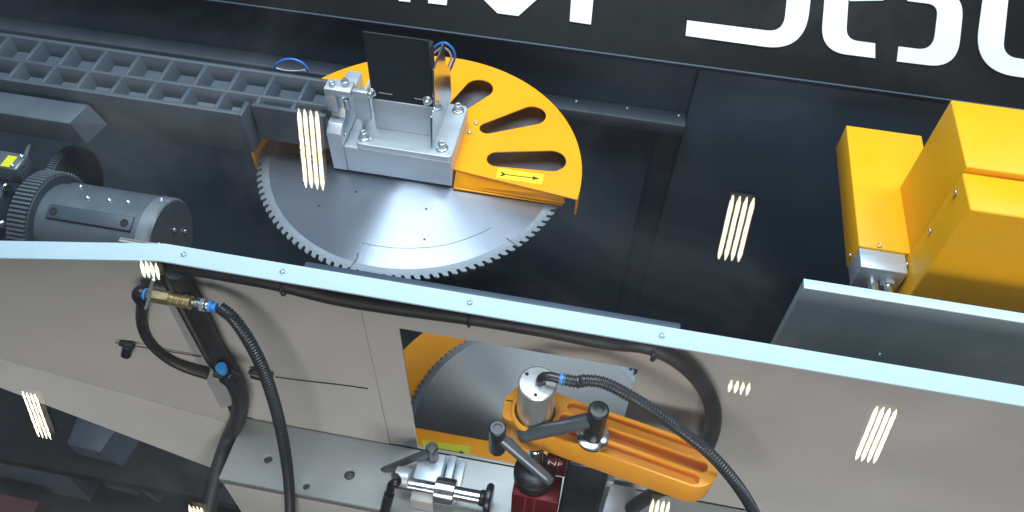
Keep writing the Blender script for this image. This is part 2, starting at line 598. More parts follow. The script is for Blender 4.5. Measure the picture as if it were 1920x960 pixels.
# folded front lip, tall at the block and running out to the right
bl_, br_ = sight(851, 346, z=-0.999), sight(1060, 377, z=-0.994)
hull = [(fl.x, fl.y+0.0005, GZ-0.0032), (fr.x, fr.y+0.0005, GZ-0.0032), (br_.x, br_.y-0.006, br_.z), (bl_.x, bl_.y-0.004, bl_.z)]
part('front_lip', hull_prism(bmesh.new(), hull, (0, 0.003, 0)), M_ORANGE, gd)
box('lip_fold', bl_.x+0.001, br_.x-0.004, bl_.y-0.008, bl_.y+0.004, -1.002, -0.9995, M_ORANGE, gd, bev=0.0008)
e = sight(479, 297, z=-0.985)
# sticker with a double arrow
def sticker(corners, m, z, parent, arrow, head=True):
    P = [sight(px, py, z=z) for px, py in corners]
    st = part('sticker', hull_prism(bmesh.new(), [(p.x, p.y, z+0.0003) for p in P], (0, 0, 0.0004)), m, parent)
    a, b = sight(*arrow[0], z=z), sight(*arrow[1], z=z)
    a, b = Vector((a.x, a.y)), Vector((b.x, b.y))
    t = (b-a).normalized()
    nrm = Vector((-t.y, t.x))
    L = (b-a).length
    poly = [(0.006, .0008), (0.0, .005), (-.003, .005), (.001, 0), (-.003, -.005), (0, -.005), (0.006, -.0008), (L-.012, -.0008), (L-.012, -.0042), (L, 0), (L-.012, .0042), (L-.012, .0008)]
    pts = [a+t*u+nrm*v for u, v in poly]
    part('arrow', hull_prism(bmesh.new(), [(p.x, p.y, z+0.0008) for p in pts], (0, 0, 0.0002)), M_INK, st)
    return st


sticker([(934, 315), (1021, 328), (1015, 347), (930, 334)], M_STICKER, GZ, gd, ((941, 327), (1012, 336)))
q = sight(880, 249, z=GZ); screw(ME_SMALL, (q.x, q.y, GZ), (0, 0, 1), gd)
q = sight(893, 232, z=GZ); screw(ME_SMALL, (q.x, q.y, GZ), (0, 0, 1), gd)

# ================================================================== SILVER SAW BRACKET
sb = thing('saw_bracket', 'silver milled block carrying a folded bracket above the upper blade', 'bracket', (-0.35, 0.95, -0.998))
box('base_block', -0.427, -0.2455, 0.904, 1.035, -0.998, -0.9415, M_ALU, sb, 0.002)
# left cheek with chamfered front top and a taller back
ck = [(-0.4525, 0.904, -0.998), (-0.4525, 0.904, -0.916), (-0.4525, 0.918, -0.905), (-0.4525, 0.934, -0.905), (-0.4525, 0.940, -0.888), (-0.4525, 1.03, -0.888), (-0.4525, 1.035, -0.998)]
part('left_cheek', hull_prism(bmesh.new(), ck, (0.0252, 0, 0), 0.0012), M_ALU, sb, smooth=R(50))
plate('base_plate', rounded([(-0.405, 0.9025), (-0.2438, 0.9025), (-0.2438, 1.03), (-0.405, 1.03)], 0.010), [], 0.0125,
      lambda u, v, w: Vector((u, v, -0.9412+w)), M_ALU, sb, bev=0.0012)
box('front_riser', -0.3825, -0.2815, 0.9445, 0.9485, -0.9285, -0.866, M_ALU, sb, 0.001)
# gussets standing in the YZ plane
gl = [(-0.4035, 0.918, -0.9285), (-0.4035, 1.03, -0.9285), (-0.4035, 1.03, -0.872), (-0.4035, 0.955, -0.872)]
part('gusset', hull_prism(bmesh.new(), gl, (0.004, 0, 0), 0.0006), M_ALU, sb)
gr = [(-0.281, 0.914, -0.9285), (-0.281, 1.048, -0.9285), (-0.281, 1.048, -0.868), (-0.281, 1.021, -0.840), (-0.281, 1.021, -0.795), (-0.281, 0.951, -0.795),
      (-0.281, 0.944, -0.864), (-0.281, 0.925, -0.868)]
part('gusset', hull_prism(bmesh.new(), gr, (0.0035, 0, 0), 0.0006), M_WALLPOL, sb)
for p, z in (((683, 258), -0.928), ((829, 278), -0.928), ((859, 207), -0.928)):
    q = sight(p[0], p[1], z=z)
    screw(ME_BIG, (q.x, q.y, z-0.0012), (0, 0, 1), sb, 'bolt')
q = sight(695, 262, z=-0.928); screw(ME_SMALL, (q.x, q.y, -0.9287), (0, 0, 1), sb)
q = sight(821, 277, z=-0.928); screw(ME_SMALL, (q.x, q.y, -0.9287), (0, 0, 1), sb)
q = sight(646, 252, x=-0.427); screw(ME_SMALL, (-0.4272, q.y, q.z), (1, 0, 0), sb)

# black motor housing above the bracket
mh = thing('motor_housing', 'tall flat black housing standing on the silver bracket', 'housing', (-0.33, 0.98, -0.866))
box('front_cover', -0.3815, -0.2818, 0.9462, 0.9492, -0.8655, -0.739, M_HOUS, mh, 0)
box('housing_body', -0.3805, -0.2826, 0.9494, 0.975, -0.8655, -0.760, M_HOUS, mh, 0)
for p in ((697, 172), (802, 187)):
    q = sight(p[0], p[1], y=0.9465)
    screw(ME_SCREW, (q.x, 0.9462, q.z), (0, -1, 0), mh)
for x0, z0 in ((-0.358, -0.8515), (-0.300, -0.853)):
    part('scratch_glare', bx(bmesh.new(), x0-0.011, x0+0.011, 0.9452, 0.9461, z0-0.0006, z0+0.0006), M_ALU, mh)  # pale bars painting the glare lines of small scratches by the bolts

# small stop clamp on the beam end
sc = thing('stop_block', 'small notched silver stop block with two screws at the beam end', 'stop block', (-0.43, 0.99, -0.89))
sz = -0.842
a, b = sight(606, 166, z=sz), sight(655, 170, z=sz)
c = sight(660, 157, z=sz)
y0, y1 = a.y, a.y+0.026
x0, x1 = a.x, b.x+0.002
box('top_bar', x0, x1, y0, y1, sz-0.012, sz, M_ALU, sc, 0.001)
box('left_jaw', x0, x0+0.018, y0, y1, sz-0.046, sz-0.0122, M_ALU, sc, 0.001)
box('right_rib', x1+0.001, x1+0.026, y0+0.006, y0+0.014, sz-0.06, sz-0.002, M_ALU, sc, 0.001)
screw(ME_SCREW, (x0+0.012, y0+0.010, sz-0.004), (0, 0, 1), sc)
cyl('stud', (x0+0.031, y0+0.016, sz-0.03), (x0+0.031, y0+0.016, sz+0.014), 0.003, M_ZINC, sc, 12)
part('nut', lathe(bmesh.new(), (x0+0.031, y0+0.016, sz), (0, 0, 1), [(0.0066, 0), (0.0066, 0.008), (0.005, 0.009)], 6), M_ZINC, sc)
part('nut', lathe(bmesh.new(), (x0+0.033, y0+0.004, sz-0.036), (0, 0, 1), [(0.0055, 0), (0.0055, 0.016), (0.003, 0.018)], 8), M_ZINC, sc)

# blue air tubes
tb = thing('air_tube_loop', 'blue and pale air tubes looping beside the black housing', 'air tube', sight(836, 130, z=-0.97))
yy = 1.10
for nm, mm, k, rr in (('tube', M_BLUETUBE, 1.0, 0.0022), ('tube', M_PALETUBE, 0.72, 0.0018)):
    P = []
    for px, py in ((806, 96), (822, 83), (836, 81), (849, 92), (853, 106), (848, 122), (842, 135)):
        px2, py2 = 828+(px-828)*k+0, 112+(py-112)*k
        P.append(sight(px2, py2, y=yy))
    hose(nm, P, rr, mm, tb)
tb2 = thing('air_tube_arch', 'blue air tube arching over the dark cast beam', 'air tube', sight(545, 130, z=-0.9))
hose('tube', [sight(px, py, y=1.03) for px, py in ((513, 134), (516, 123), (530, 113), (548, 111), (565, 117), (576, 128), (578, 136))], 0.0020, M_BLUETUBE, tb2)
hose('tube', [sight(px, py, y=1.035) for px, py in ((518, 128), (535, 132), (555, 133), (572, 131))], 0.0012, M_PALETUBE, tb2)
# corrugated cable behind the beam leading to the stop block
cc = corrugated('cable_sleeve', [sight(px, py, y=1.03) for px, py in ((515, 142), (545, 151), (575, 157), (606, 160))], 0.0075, M_CONDUIT)
tag(cc, 'short dark corrugated sleeve running behind the beam to the stop block', 'sleeve')

# ================================================================== CAST LADDER BEAM
BT = -0.885     # top of the ribs
k = BT/-1.0
yb0, yb1 = 0.999*k, 1.129*k
xe = -0.654*k
cb = thing('cast_beam', 'dark grey cast beam with two rows of open square pockets', 'beam', (-0.9, 0.95, -0.966))
zf = BT-0.024
cb_end = -0.452
ystep = yb0+0.027
box('beam_floor', -1.9, xe-0.001, yb0+0.001, yb1-0.001, -0.964, zf, M_CAST, cb, 0.002)
box('beam_floor', xe, cb_end, ystep+0.001, yb1-0.004, -0.950, zf, M_CAST, cb, 0.002)


def rib(p0, p1, w0, w1, z0, z1, name='rib'):
    """upright rib between two plan points, wider at its foot as castings are"""
    a, b = Vector((*p0, 0)), Vector((*p1, 0))
    t = (b-a).normalized()
    n = Vector((-t.y, t.x, 0))
    bm = bmesh.new()
    q = [a-n*w0/2, a+n*w0/2, b+n*w0/2, b-n*w0/2]
    r_ = [a-n*w1/2, a+n*w1/2, b+n*w1/2, b-n*w1/2]
    lo = [bm.verts.new((v.x, v.y, z0)) for v in q]
    hi = [bm.verts.new((v.x, v.y, z1)) for v in r_]
    fs_ = [bm.faces.new(hi), bm.faces.new(list(reversed(lo)))]
    for i in range(4): fs_.append(bm.faces.new((lo[i], lo[(i+1) % 4], hi[(i+1) % 4], hi[i])))
    bmesh.ops.recalc_face_normals(bm, faces=fs_)
    bmesh.ops.bevel(bm, geom=list({e for f in fs_ for e in f.edges}), offset=0.0012, segments=2, profile=0.5, affect='EDGES')
    return part(name, bm, M_CAST, cb, smooth=R(50))


ym = sight(357, 158, z=BT).y
zr = zf+0.0003
# long walls; the outer walls reach the underside of the beam
part('front_wall', hull_prism(bmesh.new(), [(-1.9, yb0-0.003, -0.965), (-1.9, yb0, BT), (-1.9, yb0+0.008, BT), (-1.9, yb0+0.011, -0.965)], (1.9+xe-0.002, 0, 0), 0.001), M_CAST, cb, smooth=R(50))
rib((-1.9, yb1-0.004), (cb_end, yb1-0.004), 0.026, 0.007, zr, BT-0.001)
rib((-1.9, ym), (cb_end, ym), 0.026, 0.006, zr, BT-0.0015)
part('end_wall', hull_prism(bmesh.new(), [(xe-0.010, yb0-0.003, -0.965), (xe+0.002, yb0-0.003, -0.965), (xe-0.002, yb0-0.001, BT+0.0003), (xe-0.010, yb0-0.001, BT+0.0003)], (0, 0.034, 0), 0.001), M_CAST, cb, smooth=R(50))
part('front_wall', hull_prism(bmesh.new(), [(xe+0.002, ystep-0.003, -0.957), (xe+0.002, ystep, BT-0.002), (xe+0.002, ystep+0.008, BT-0.002), (xe+0.002, ystep+0.011, -0.957)], (cb_end-xe-0.002, 0, 0), 0.001), M_CAST, cb, smooth=R(50))
n0 = sight(262, 100, z=BT)
n1 = sight(323, 108, z=BT)
pitch = (sight(387, 117, z=BT).x-sight(200, 90, z=BT).x)/3
xs = n0.x
while xs > -1.85: xs -= pitch
while xs < cb_end-0.01:
    rib((xs, ym), (xs, yb1-0.006), 0.026, 0.006, zr, BT-0.0018, 'cross_rib')
    xs += pitch
xs = sight(293, 149, z=BT).x
while xs > -1.85: xs -= pitch
while xs < cb_end-0.01:
    rib((xs, (yb0 if xs < xe-0.012 else ystep)+0.006), (xs, ym), 0.026, 0.006, zr, BT-0.0022, 'cross_rib')
    xs += pitch

# short lower casting in front of it
lb = thing('cast_bar', 'short dark cast bar with chamfered end below the ladder beam', 'bar', (-1.1, 0.93, -1.08))
za = -0.90
p_ = [sight(0, 170, z=za), sight(152, 195, z=za), sight(132, 227, z=za), sight(0, 217, z=za)]
yB, yF = (p_[0].y+p_[1].y)/2, (p_[2].y+p_[3].y)/2
x2 = p_[1].x
bm = bmesh.new()
hull_prism(bm, [(-1.9, yF, za), (p_[2].x, yF, za), (x2+0.012, yB, za), (-1.9, yB, za)], (0, 0, -0.045), 0.002)
part('bar_body', bm, M_CAST, lb, smooth=R(50))
ch = [(p_[2].x+0.001, yF+0.0015, za-0.002), (x2+0.0125, yB, za-0.002), (x2+0.030, yB, za-0.040), (p_[2].x+0.013, yF+0.0015, za-0.043)]
part('end_chamfer', hull_prism(bmesh.new(), ch, (-0.012, 0.002, 0), 0), M_CAST, lb)

# ================================================================== MOTOR AT LEFT
mc = Vector((-0.672, 0.722, -1.032))
mr_ = 0.0715
mt = thing('spindle_motor', 'round blue grey spindle motor with toothed ring behind the trim strip', 'motor', mc-Vector((0.15, 0, mr_)))
A = (-1, 0, 0)
part('barrel', lathe(bmesh.new(), mc-Vector((0.022, 0, 0)), A, [(mr_*0.985, 0), (mr_*0.985, 0.152), (mr_*0.92, 0.154), (mr_*0.92, 0.20)], 64), M_MOTOR, mt, smooth=R(30))
part('end_cap', lathe(bmesh.new(), mc, A, [(mr_-0.003, 0), (mr_, 0.003), (mr_, 0.0215)], 64), mat('bright_cap_steel', (0.60, 0.66, 0.72), 0.22, metal=0.8, noise=0.06), mt, smooth=R(30))
part('cap_face', lathe(bmesh.new(), mc+Vector((0.001, 0, 0)), A, [(mr_-0.005, 0), (mr_-0.005, 0.0009)], 64), M_MOTOR, mt)
for yy_, zz_ in ((0.014, 0.014), (0.035, -0.014), (0.006, -0.03), (-0.03, 0.03)):
    screw(ME_SMALL, mc+Vector((0.001, yy_, zz_)), (1, 0, 0), mt)
# flat key rail with two screw holes along the barrel's near side
ang = R(112)
dr = Vector((0, math.cos(ang), math.sin(ang)))
tn = Vector((0, -math.sin(ang), math.cos(ang)))
p0 = mc+Vector((-0.03, 0, 0))+dr*(mr_*0.95)
bm = bmesh.new()
hull_prism(bm, [p0-tn*0.013, p0+tn*0.013, p0+tn*0.011+dr*0.006, p0-tn*0.011+dr*0.006], (-0.140, 0, 0), 0.0008)
kr = part('key_rail', bm, M_CAST, mt, smooth=R(50))
for dx in (-0.042, -0.160):
    c_ = mc+Vector((dx, 0, 0))+dr*(mr_*0.95+0.0061)
    part('screw_hole', lathe(bmesh.new(), c_, dr, [(0.0062, 0), (0.0062, 0.0012), (0.0045, 0.0012), (0.0045, 0.0004)], 16), M_DARK, kr)
for dx, da in ((-0.055, 80), (-0.085, 82), (-0.12, 84), (-0.15, 62), (-0.012, 62)):
    d2 = Vector((0, math.cos(R(da)), math.sin(R(da))))
    screw(ME_SMALL, mc+Vector((dx, 0, 0))+d2*(mr_*0.98-0.001), d2, mt)
# toothed ring
gx, grr, gn = mc.x-0.208, mr_*1.16, 72
part('ring_gear', lathe(bmesh.new(), (gx+0.012, mc.y, mc.z), A, [(grr*0.70, -0.003), (grr*0.96, -0.003), (grr*0.96, 0.030), (grr*0.7, 0.030)], 72), M_CAST, mt, smooth=R(30))
bm = bmesh.new()
hull_prism(bm, [(0, -0.0028, grr*0.955), (0, 0.0028, grr*0.955), (0, 0.0018, grr*1.02), (0, -0.0018, grr*1.02)], (0.030, 0, 0), 0.0004)
gt = part('gear_tooth', bm, M_MOTOR, mt)
for i in range(gn):
    mw = Matrix.Translation((gx-0.017, mc.y, mc.z)) @ Matrix.Rotation(2*math.pi*i/gn, 4, 'X')
    if i == 0: gt.matrix_basis = mw
    else: inst('gear_tooth', gt.data, mw, mt)
# second larger index wheel behind
iw = thing('index_wheel', 'dark round index wheel with fine teeth behind the spindle motor', 'wheel', (-0.93, 0.83, -1.15))
ic = Vector((-0.90, 0.815, -1.06))
part('wheel_disc', lathe(bmesh.new(), ic, A, [(0.012, 0), (0.074, 0), (0.076, 0.002), (0.076, 0.012)], 72), M_CAST, iw, smooth=R(30))
bm = bmesh.new()
hull_prism(bm, [(0, -0.0015, 0.0755), (0, 0.0015, 0.0755), (0, 0.0008, 0.079), (0, -0.0008, 0.079)], (0.010, 0, 0))
wt = part('wheel_tooth', bm, M_MOTOR, iw)
for i in range(110):
    mw = Matrix.Translation((ic.x-0.011, ic.y, ic.z)) @ Matrix.Rotation(2*math.pi*i/110, 4, 'X')
    if i == 0: wt.matrix_basis = mw
    else: inst('wheel_tooth', wt.data, mw, iw)
# small sensor head at the far left edge
sn = thing('sensor_head', 'small grey sensor box with yellow tag at the left edge', 'sensor', (-1.0, 0.78, -1.0))
o = sight(12, 302, z=-0.95)
box('sensor_body', o.x-0.06, o.x+0.022, o.y-0.012, o.y+0.024, -0.99, -0.953, M_MOTOR, sn, 0.003)
box('sensor_tag', o.x-0.006, o.x+0.010, o.y-0.010, o.y+0.014, -0.9528, -0.9518, M_STICKER2, sn, 0)
for dx, dy in ((0.017, 0.016), (0.014, -0.006)): screw(ME_SMALL, (o.x+dx, o.y+dy, -0.953), (0, 0, 1), sn)
hose('sensor_lead', [sight(px, py, z=-0.96) for px, py in ((40, 312), (48, 294), (53, 280), (56, 274), (60, 275))], 0.004, M_MOTOR, sn)
for px, py in ((8, 349), (2, 418)):
    q = sight(px, py, z=-0.985)
    cyl('contact_stud', q, q+Vector((0.012, -0.006, 0.006)), 0.006, M_CHROME, sn, 14)
box('lower_body', o.x-0.09, o.x-0.005, o.y-0.09, o.y-0.014, -1.05, -0.99, M_CAST, sn, 0.003)

# ================================================================== FRONT SHROUD
PY = 0.620
SZ = -0.898
fp = thing('front_shroud', 'grey sheet metal front shroud with window and bent pale top trim', 'shroud', (0.0, PY, -1.6))
xa = -0.5935


def on_front(u, v, w): return Vector((u, PY+w, v))


op = [(748, 615), (1197, 694), (1160, 830), (783, 838)]
win = [(-0.2600, -1.011), (0.0955, -1.011), (0.0955, -1.4228), (-0.2600, -1.4228)]
plate('front_sheet', [(-0.66, SZ-0.002), (1.25, SZ-0.002), (1.25, -1.4235), (-0.66, -1.4235)], [win], 0.003, on_front, M_PANEL, fp, bev=0.0003)
plate('lower_sheet', [(-0.60, -1.4255), (1.25, -1.4255), (1.25, -1.62), (-0.60, -1.62)], [], 0.003, lambda u, v, w: Vector((u, PY+0.004+w, v)), M_PANEL, fp, bev=0.0003)
# overlay sheet whose edge makes the upright seam, left of the window
plate('cover_sheet', [(-0.585, -0.96), (-0.3135, -0.96), (-0.3135, -1.4215), (-0.585, -1.4215)], [], 0.0012, lambda u, v, w: Vector((u, PY-0.0026+w, v)), M_PANEL, fp, bev=0.0002)
# left wing: bent towards the viewer, bottom edge rising to the left
WA, WB = Vector((-0.6155, 0.6145)), Vector((-1.02, 0.5445))
wd = (WB-WA).normalized()
wn = Vector((-wd.y, wd.x))
if wn.y > 0: wn = -wn
WA += wn*0.009
WB += wn*0.009


def on_wing(h): return lambda u, v, w: Vector((WA.x+wd.x*u+wn.x*(h+w), WA.y+wd.y*u+wn.y*(h+w), v))


def wing_uv(px, py):
    d = CR*((px-960)/FPX) + CD*((py-480)/FPX) + _f
    n3 = Vector((wn.x, wn.y, 0)); a3 = Vector((WA.x, WA.y, 0))
    p = d*(a3.dot(n3)/d.dot(n3))
    return ((Vector((p.x, p.y))-WA).dot(wd), p.z)


f0, f1 = wing_uv(430, 790), wing_uv(0, 670)
b0, b1 = wing_uv(402, 846), wing_uv(0, 706)
sl = (f1[1]-f0[1])/(f1[0]-f0[0])
slb = (b1[1]-b0[1])/(b1[0]-b0[0])
ue = 0.62
plate('wing_sheet', rounded([(0, SZ-0.002), (ue, SZ-0.002), (ue, f0[1]+sl*(ue-f0[0])), (0.0, f0[1]+sl*(0.0-f0[0]))], [0, 0, 0, 0.004]), [], 0.003, on_wing(0), M_PANEL, fp, bev=0.0003)
plate('wing_skirt', [(0.004, f0[1]+sl*(0.004-f0[0])-0.001), (ue, f0[1]+sl*(ue-f0[0])-0.001), (ue, b0[1]+slb*(ue-b0[0])), (0.004, b0[1]+slb*(0.004-b0[0]))], [], 0.003,
      lambda u, v, w: on_wing(0)(u, v, w+(f0[1]+sl*(u-f0[0])-v)*0.18), M_PANEL, fp, bev=0.0003)
plate('wing_tab', rounded([(0.004, -0.93), (-0.003, -0.935), (-0.006, -1.2), (-0.020, -1.27), (-0.020, -1.345), (0.012, -1.36)], [0, 0, .05, .02, .02, 0]), [], 0.0015, on_wing(0.0032), M_TABLE, fp, bev=0.0003)
# closing return between wing and front sheet
box('wing_return', -0.66, -0.6175, 0.6165, 0.6195, -1.42, SZ-0.003, M_PANEL, fp, 0)
# pale trim strip: flat flange with a short turned-down lip, bent at the wing
tri = bmesh.new()
P1 = [(1.25, 0.624), (-0.597, 0.624), (WB.x-0.3*0, 0.5445+0.008), (WB.x, 0.5445-0.026), (-0.585, 0.5930), (1.25, 0.5930)]
wl_ = [(-1.25, WA.y+(WB.y-WA.y)/(WB.x-WA.x)*(-1.25-WA.x)+0.008), (-1.25, WA.y+(WB.y-WA.y)/(WB.x-WA.x)*(-1.25-WA.x)-0.024)]
P1 = [(1.25, 0.6235), (-0.592, 0.6235), wl_[0], wl_[1], (-0.588, 0.5930), (1.25, 0.5930)]
ts = part('trim_strip', hull_prism(bmesh.new(), [(p[0], p[1], SZ-0.0035) for p in P1], (0, 0, 0.0035), 0.0008), M_STRIP, fp, label='pale blue white top trim strip')
for px, py in ((345, 478), (530, 510), (881, 568), (1241, 630)):
    q = sight(px, py, z=SZ)
    screw(ME_SMALL, (q.x, q.y, SZ), (0, 0, 1), ts)
    part('screw_seat', lathe(bmesh.new(), (q.x, q.y, SZ), (0, 0, 1), [(0.006, 0), (0.006, 0.0006)], 20), M_STRIP, ts)

# seam gap lines, wires and plugs on the sheet
wr = tag(part('clip_wire', tube(bmesh.new(), spline([sight(px, py, y=PY-0.004) for px, py in ((516, 707), (570, 714), (640, 722), (690, 729))], 6), 0.0009, 6), M_RUBBER), 'thin dark wire running right from the cable plug on the shroud', 'wire')
pl = thing('cable_plug', 'black cable plug half hidden by the left corrugated hose', 'plug', sight(492, 705, y=PY))
q = sight(492, 704, y=PY-0.012)
cyl('plug_body', q+Vector((-0.018, 0, 0.004)), q+Vector((0.016, 0, -0.004)), 0.010, M_PLASTIC, pl, 14)
cyl('plug_tip', q+Vector((-0.022, 0, 0.008)), q+Vector((-0.016, 0, 0.004)), 0.005, M_PLASTIC, pl, 10)
pl2 = thing('switch_plunger', 'small black plunger on a rod below the brass coupler', 'plunger', sight(236, 658, y=0.57))
q = sight(240, 650, y=0.578)
cyl('plunger_head', q+Vector((0.003, 0, 0.006)), q+Vector((-0.008, -0.006, -0.020)), 0.0085, M_PLASTIC, pl2, 14)
cyl('plunger_collar', q+Vector((-0.012, 0, 0.008)), q+Vector((0.013, 0, 0.004)), 0.005, M_PLASTIC, pl2, 10)
part('rod', tube(bmesh.new(), [sight(216, 642, y=0.575), sight(255, 649, y=0.579), sight(310, 658, y=0.59), sight(378, 669, y=0.60)], 0.0011, 6), M_RUBBER, pl2)

# ================================================================== TABLE
TZ = -1.425
tp = thing('work_table', 'pale grey machine table plate with screw holes in front of the shroud', 'table', (0.2, 0.55, -1.75))
tholes = []
hl = [((503, 861), 0.0075), ((655, 890), 0.0095), ((574, 912), 0.006)]
for p, r in hl:
    q = sight(p[0], p[1], z=TZ)
    tholes.append([(q.x+r*math.cos(2*math.pi*k/20), q.y+r*math.sin(2*math.pi*k/20)) for k in range(20)])
plate('table_top', [(-0.602, 0.493), (1.2, 0.493), (1.2, 0.6185), (-0.602, 0.6185)], tholes, 0.020, lambda u, v, w: Vector((u, v, TZ-0.020+w)), M_TABLE, tp, bev=0.0012)
box('table_side', -0.6015, -0.585, 0.5125, 0.6175, -2.25, TZ-0.0202, M_PANEL, tp, 0.002)
box('table_front', -0.6015, 1.2, 0.4945, 0.512, -2.25, TZ-0.0202, M_PANEL, tp, 0.002)
for p, r in hl:
    q = sight(p[0], p[1], z=TZ)
    part('counterbore_screw', lathe(bmesh.new(), (q.x, q.y, TZ-0.012), (0, 0, 1), [(r*0.7, 0), (r*0.7, 0.006), (r*0.4, 0.006), (r*0.35, 0.003), (0, 0.003)], 18), M_LEVER, tp)

# ================================================================== LOWER BLADE AND GUARD
LC = (-0.063, 0.853, -1.75)
lbd, lbo = saw_blade('second saw blade seen through the shroud window behind the clamp', LC[0], LC[1], LC[2], 0.305, 124, 'circular saw blades', 0.02, M_STEEL2)
lg_ = thing('blade_guard', 'orange guard round the second blade inside the shroud window', 'blade guard', (LC[0], LC[1], -1.80), 'blade guards')
GL = 0.305
RA0, RA1 = R(108), R(104)
ringo = [(LC[0]+(GL+0.10)*math.cos(RA0+RA1*k/40), LC[1]+(GL+0.10)*math.sin(RA0+RA1*k/40)) for k in range(41)]
ringi = [(LC[0]+(GL-0.02)*math.cos(RA0+RA1*k/40), LC[1]+(GL-0.02)*math.sin(RA0+RA1*k/40)) for k in range(41)]
plate('ring_plate', ringo+list(reversed(ringi)), [], 0.004, lambda u, v, w: Vector((u, v, LC[2]-0.03+w)), M_ORANGE, lg_)
zg = LC[2]+0.03
g0, g1 = sight(778, 803, z=zg), sight(962, 838, z=zg)
plate('front_cover', [(g0.x-0.03, g0.y), (g0.x+0.52, g0.y), (g0.x+0.52, 0.640), (g0.x-0.03, 0.640)], [], 0.004, lambda u, v, w: Vector((u, v, zg-0.004+w)), M_ORANGE, lg_)
box('cover_lip', g0.x-0.03, g0.x+0.52, g0.y+0.0005, g0.y+0.004, zg-0.022, zg-0.0042, M_ORANGE, lg_, 0.0006)
sticker([(790, 825), (882, 837), (878, 864), (795, 862)], M_STICKER2, zg, lg_, ((800, 838), (872, 850)))

# ================================================================== RIGHT: YELLOW COVERS
ys = thing('actuator_cover', 'narrow yellow cover with grey end block and two rods', 'cover', (0.49, 1.05, -1.06))
box('cover_body', 0.4255, 0.560, 0.912, 1.203, -1.058, -1.0, M_YELLOW, ys, 0.002)
eb = box('end_block', 0.4265, 0.499, 0.872, 0.9115, -1.055, -1.003, M_ALU, ys, 0.0015)
for p in ((1648, 462),):
    q = sight(p[0], p[1], z=-1.0)
    screw(ME_SMALL, (q.x, q.y, -1.0), (0, 0, 1), ys)
q = sight(1596, 479, x=0.4255); screw(ME_SMALL, (0.4255, q.y, q.z), (-1, 0, 0), ys)
for px, m_, r in ((1633, M_CHROME, 0.0095), (1662, M_CHROME, 0.0075)):
    q = sight(px, 520, z=-1.03)
    cyl('guide_rod', (q.x, 0.8718, -1.03), (q.x, 0.765, -1.03), r, m_, ys, 24)
q = sight(1662, 515, z=-1.03)
part('rod_nut', lathe(bmesh.new(), (q.x, 0.8716, -1.03), (0, -1, 0), [(0.012, 0), (0.012, 0.010), (0.008, 0.011)], 6), M_ZINC, ys)
part('rod_nut', lathe(bmesh.new(), (q.x+0.004, 0.800, -1.03), (0, -1, 0), [(0.013, 0), (0.013, 0.02)], 16), M_PLASTIC, ys)

yl = thing('gearbox_cover', 'large yellow cover box with screwed front hood at the right edge', 'cover', (0.7, 0.95, -1.2))
box('rear_box', 0.506, 0.95, 0.9165, 1.062, -1.20, -0.806, M_YELLOW, yl, 0.002)
hx = 0.502
hoodr = sight(1901, 596, y=0.838).x
box('front_hood', hx, 0.95, 0.838, 0.9105, -1.20, -0.812, M_YELLOW, yl, 0.003)
for px, py in ((1794, 361), (1746, 433), (1703, 496)):
    q = sight(px, py, x=hx)
    screw(ME_SMALL, (hx, q.y, q.z), (-1, 0, 0), yl)

gp = thing('stop_plate', 'upright dark grey plate with bright top edge in front of the yellow covers', 'plate', (0.7, 0.76, -1.2))
box('plate_body', 0.309, 1.2, 0.7475, 0.7645, -1.22, -0.9275, M_PLATE, gp, 0.001)
box('top_edge', 0.309, 1.2, 0.7475, 0.7645, -0.9272, -0.9245, M_STRIP, gp, 0.0006)
q = sight(1649, 662, y=0.7475); screw(ME_SMALL, (q.x, 0.7475, q.z), (0, -1, 0), gp)
part('plate_mark', lathe(bmesh.new(), Vector((q.x, 0.7474, q.z)), (0, -1, 0), [(0.0028, 0), (0.0028, 0.0008)], 12), M_WHITE, gp)

# ================================================================== HOSES
def onp(pts, y): return [sight(px, py, y=y) for px, py in pts]


bh = hose('black_hose', onp(((330, 508), (347, 545), (385, 620), (405, 660)), 0.596)+onp(((430, 700), (450, 745)), 0.592)+[sight(446, 785, y=0.594), sight(430, 820, x=-0.622), sight(414, 865, x=-0.622), sight(402, 905, x=-0.624), sight(384, 985, x=-0.626)], 0.0150, M_RUBBER)
tag(bh, 'thick black hose dropping along the bend of the shroud', 'hose')
bh2 = hose('black_hose', [(-0.600, 0.604, -0.930), (-0.55, 0.6045, -0.920), (-0.48, 0.6045, -0.919), (-0.42, 0.6045, -0.921), (-0.34, 0.6045, -0.932), (-0.25, 0.6045, -0.931), (-0.15, 0.6045, -0.925), (-0.05, 0.6045, -0.924), (0.04, 0.6045, -0.928)]+onp(((1220, 650), (1290, 690), (1330, 745), (1337, 800), (1312, 860)), 0.6)+onp(((1260, 905), (1195, 945), (1150, 985)), 0.57), 0.0120, M_RUBBER)
tag(bh2, 'long black hose sagging under the trim strip and curling down at right', 'hose')
for px, py in ((530, 533), (881, 600), (1232, 655)):
    q = Vector((sight(px, py, y=0.6).x, 0.6045, -0.922))
    cl = part('hose_clip', tube(bmesh.new(), [q+Vector((0.0, 0.0145*math.cos(t), 0.0145*math.sin(t)-0.002)) for t in [R(360*i/16) for i in range(17)]], 0.0018, 6), M_PLASTIC, bh2)
q = sight(1226, 663, y=0.584)
cyl('clip_tail', q, q+Vector((0, -0.004, -0.012)), 0.0035, M_PLASTIC, bh2, 10)
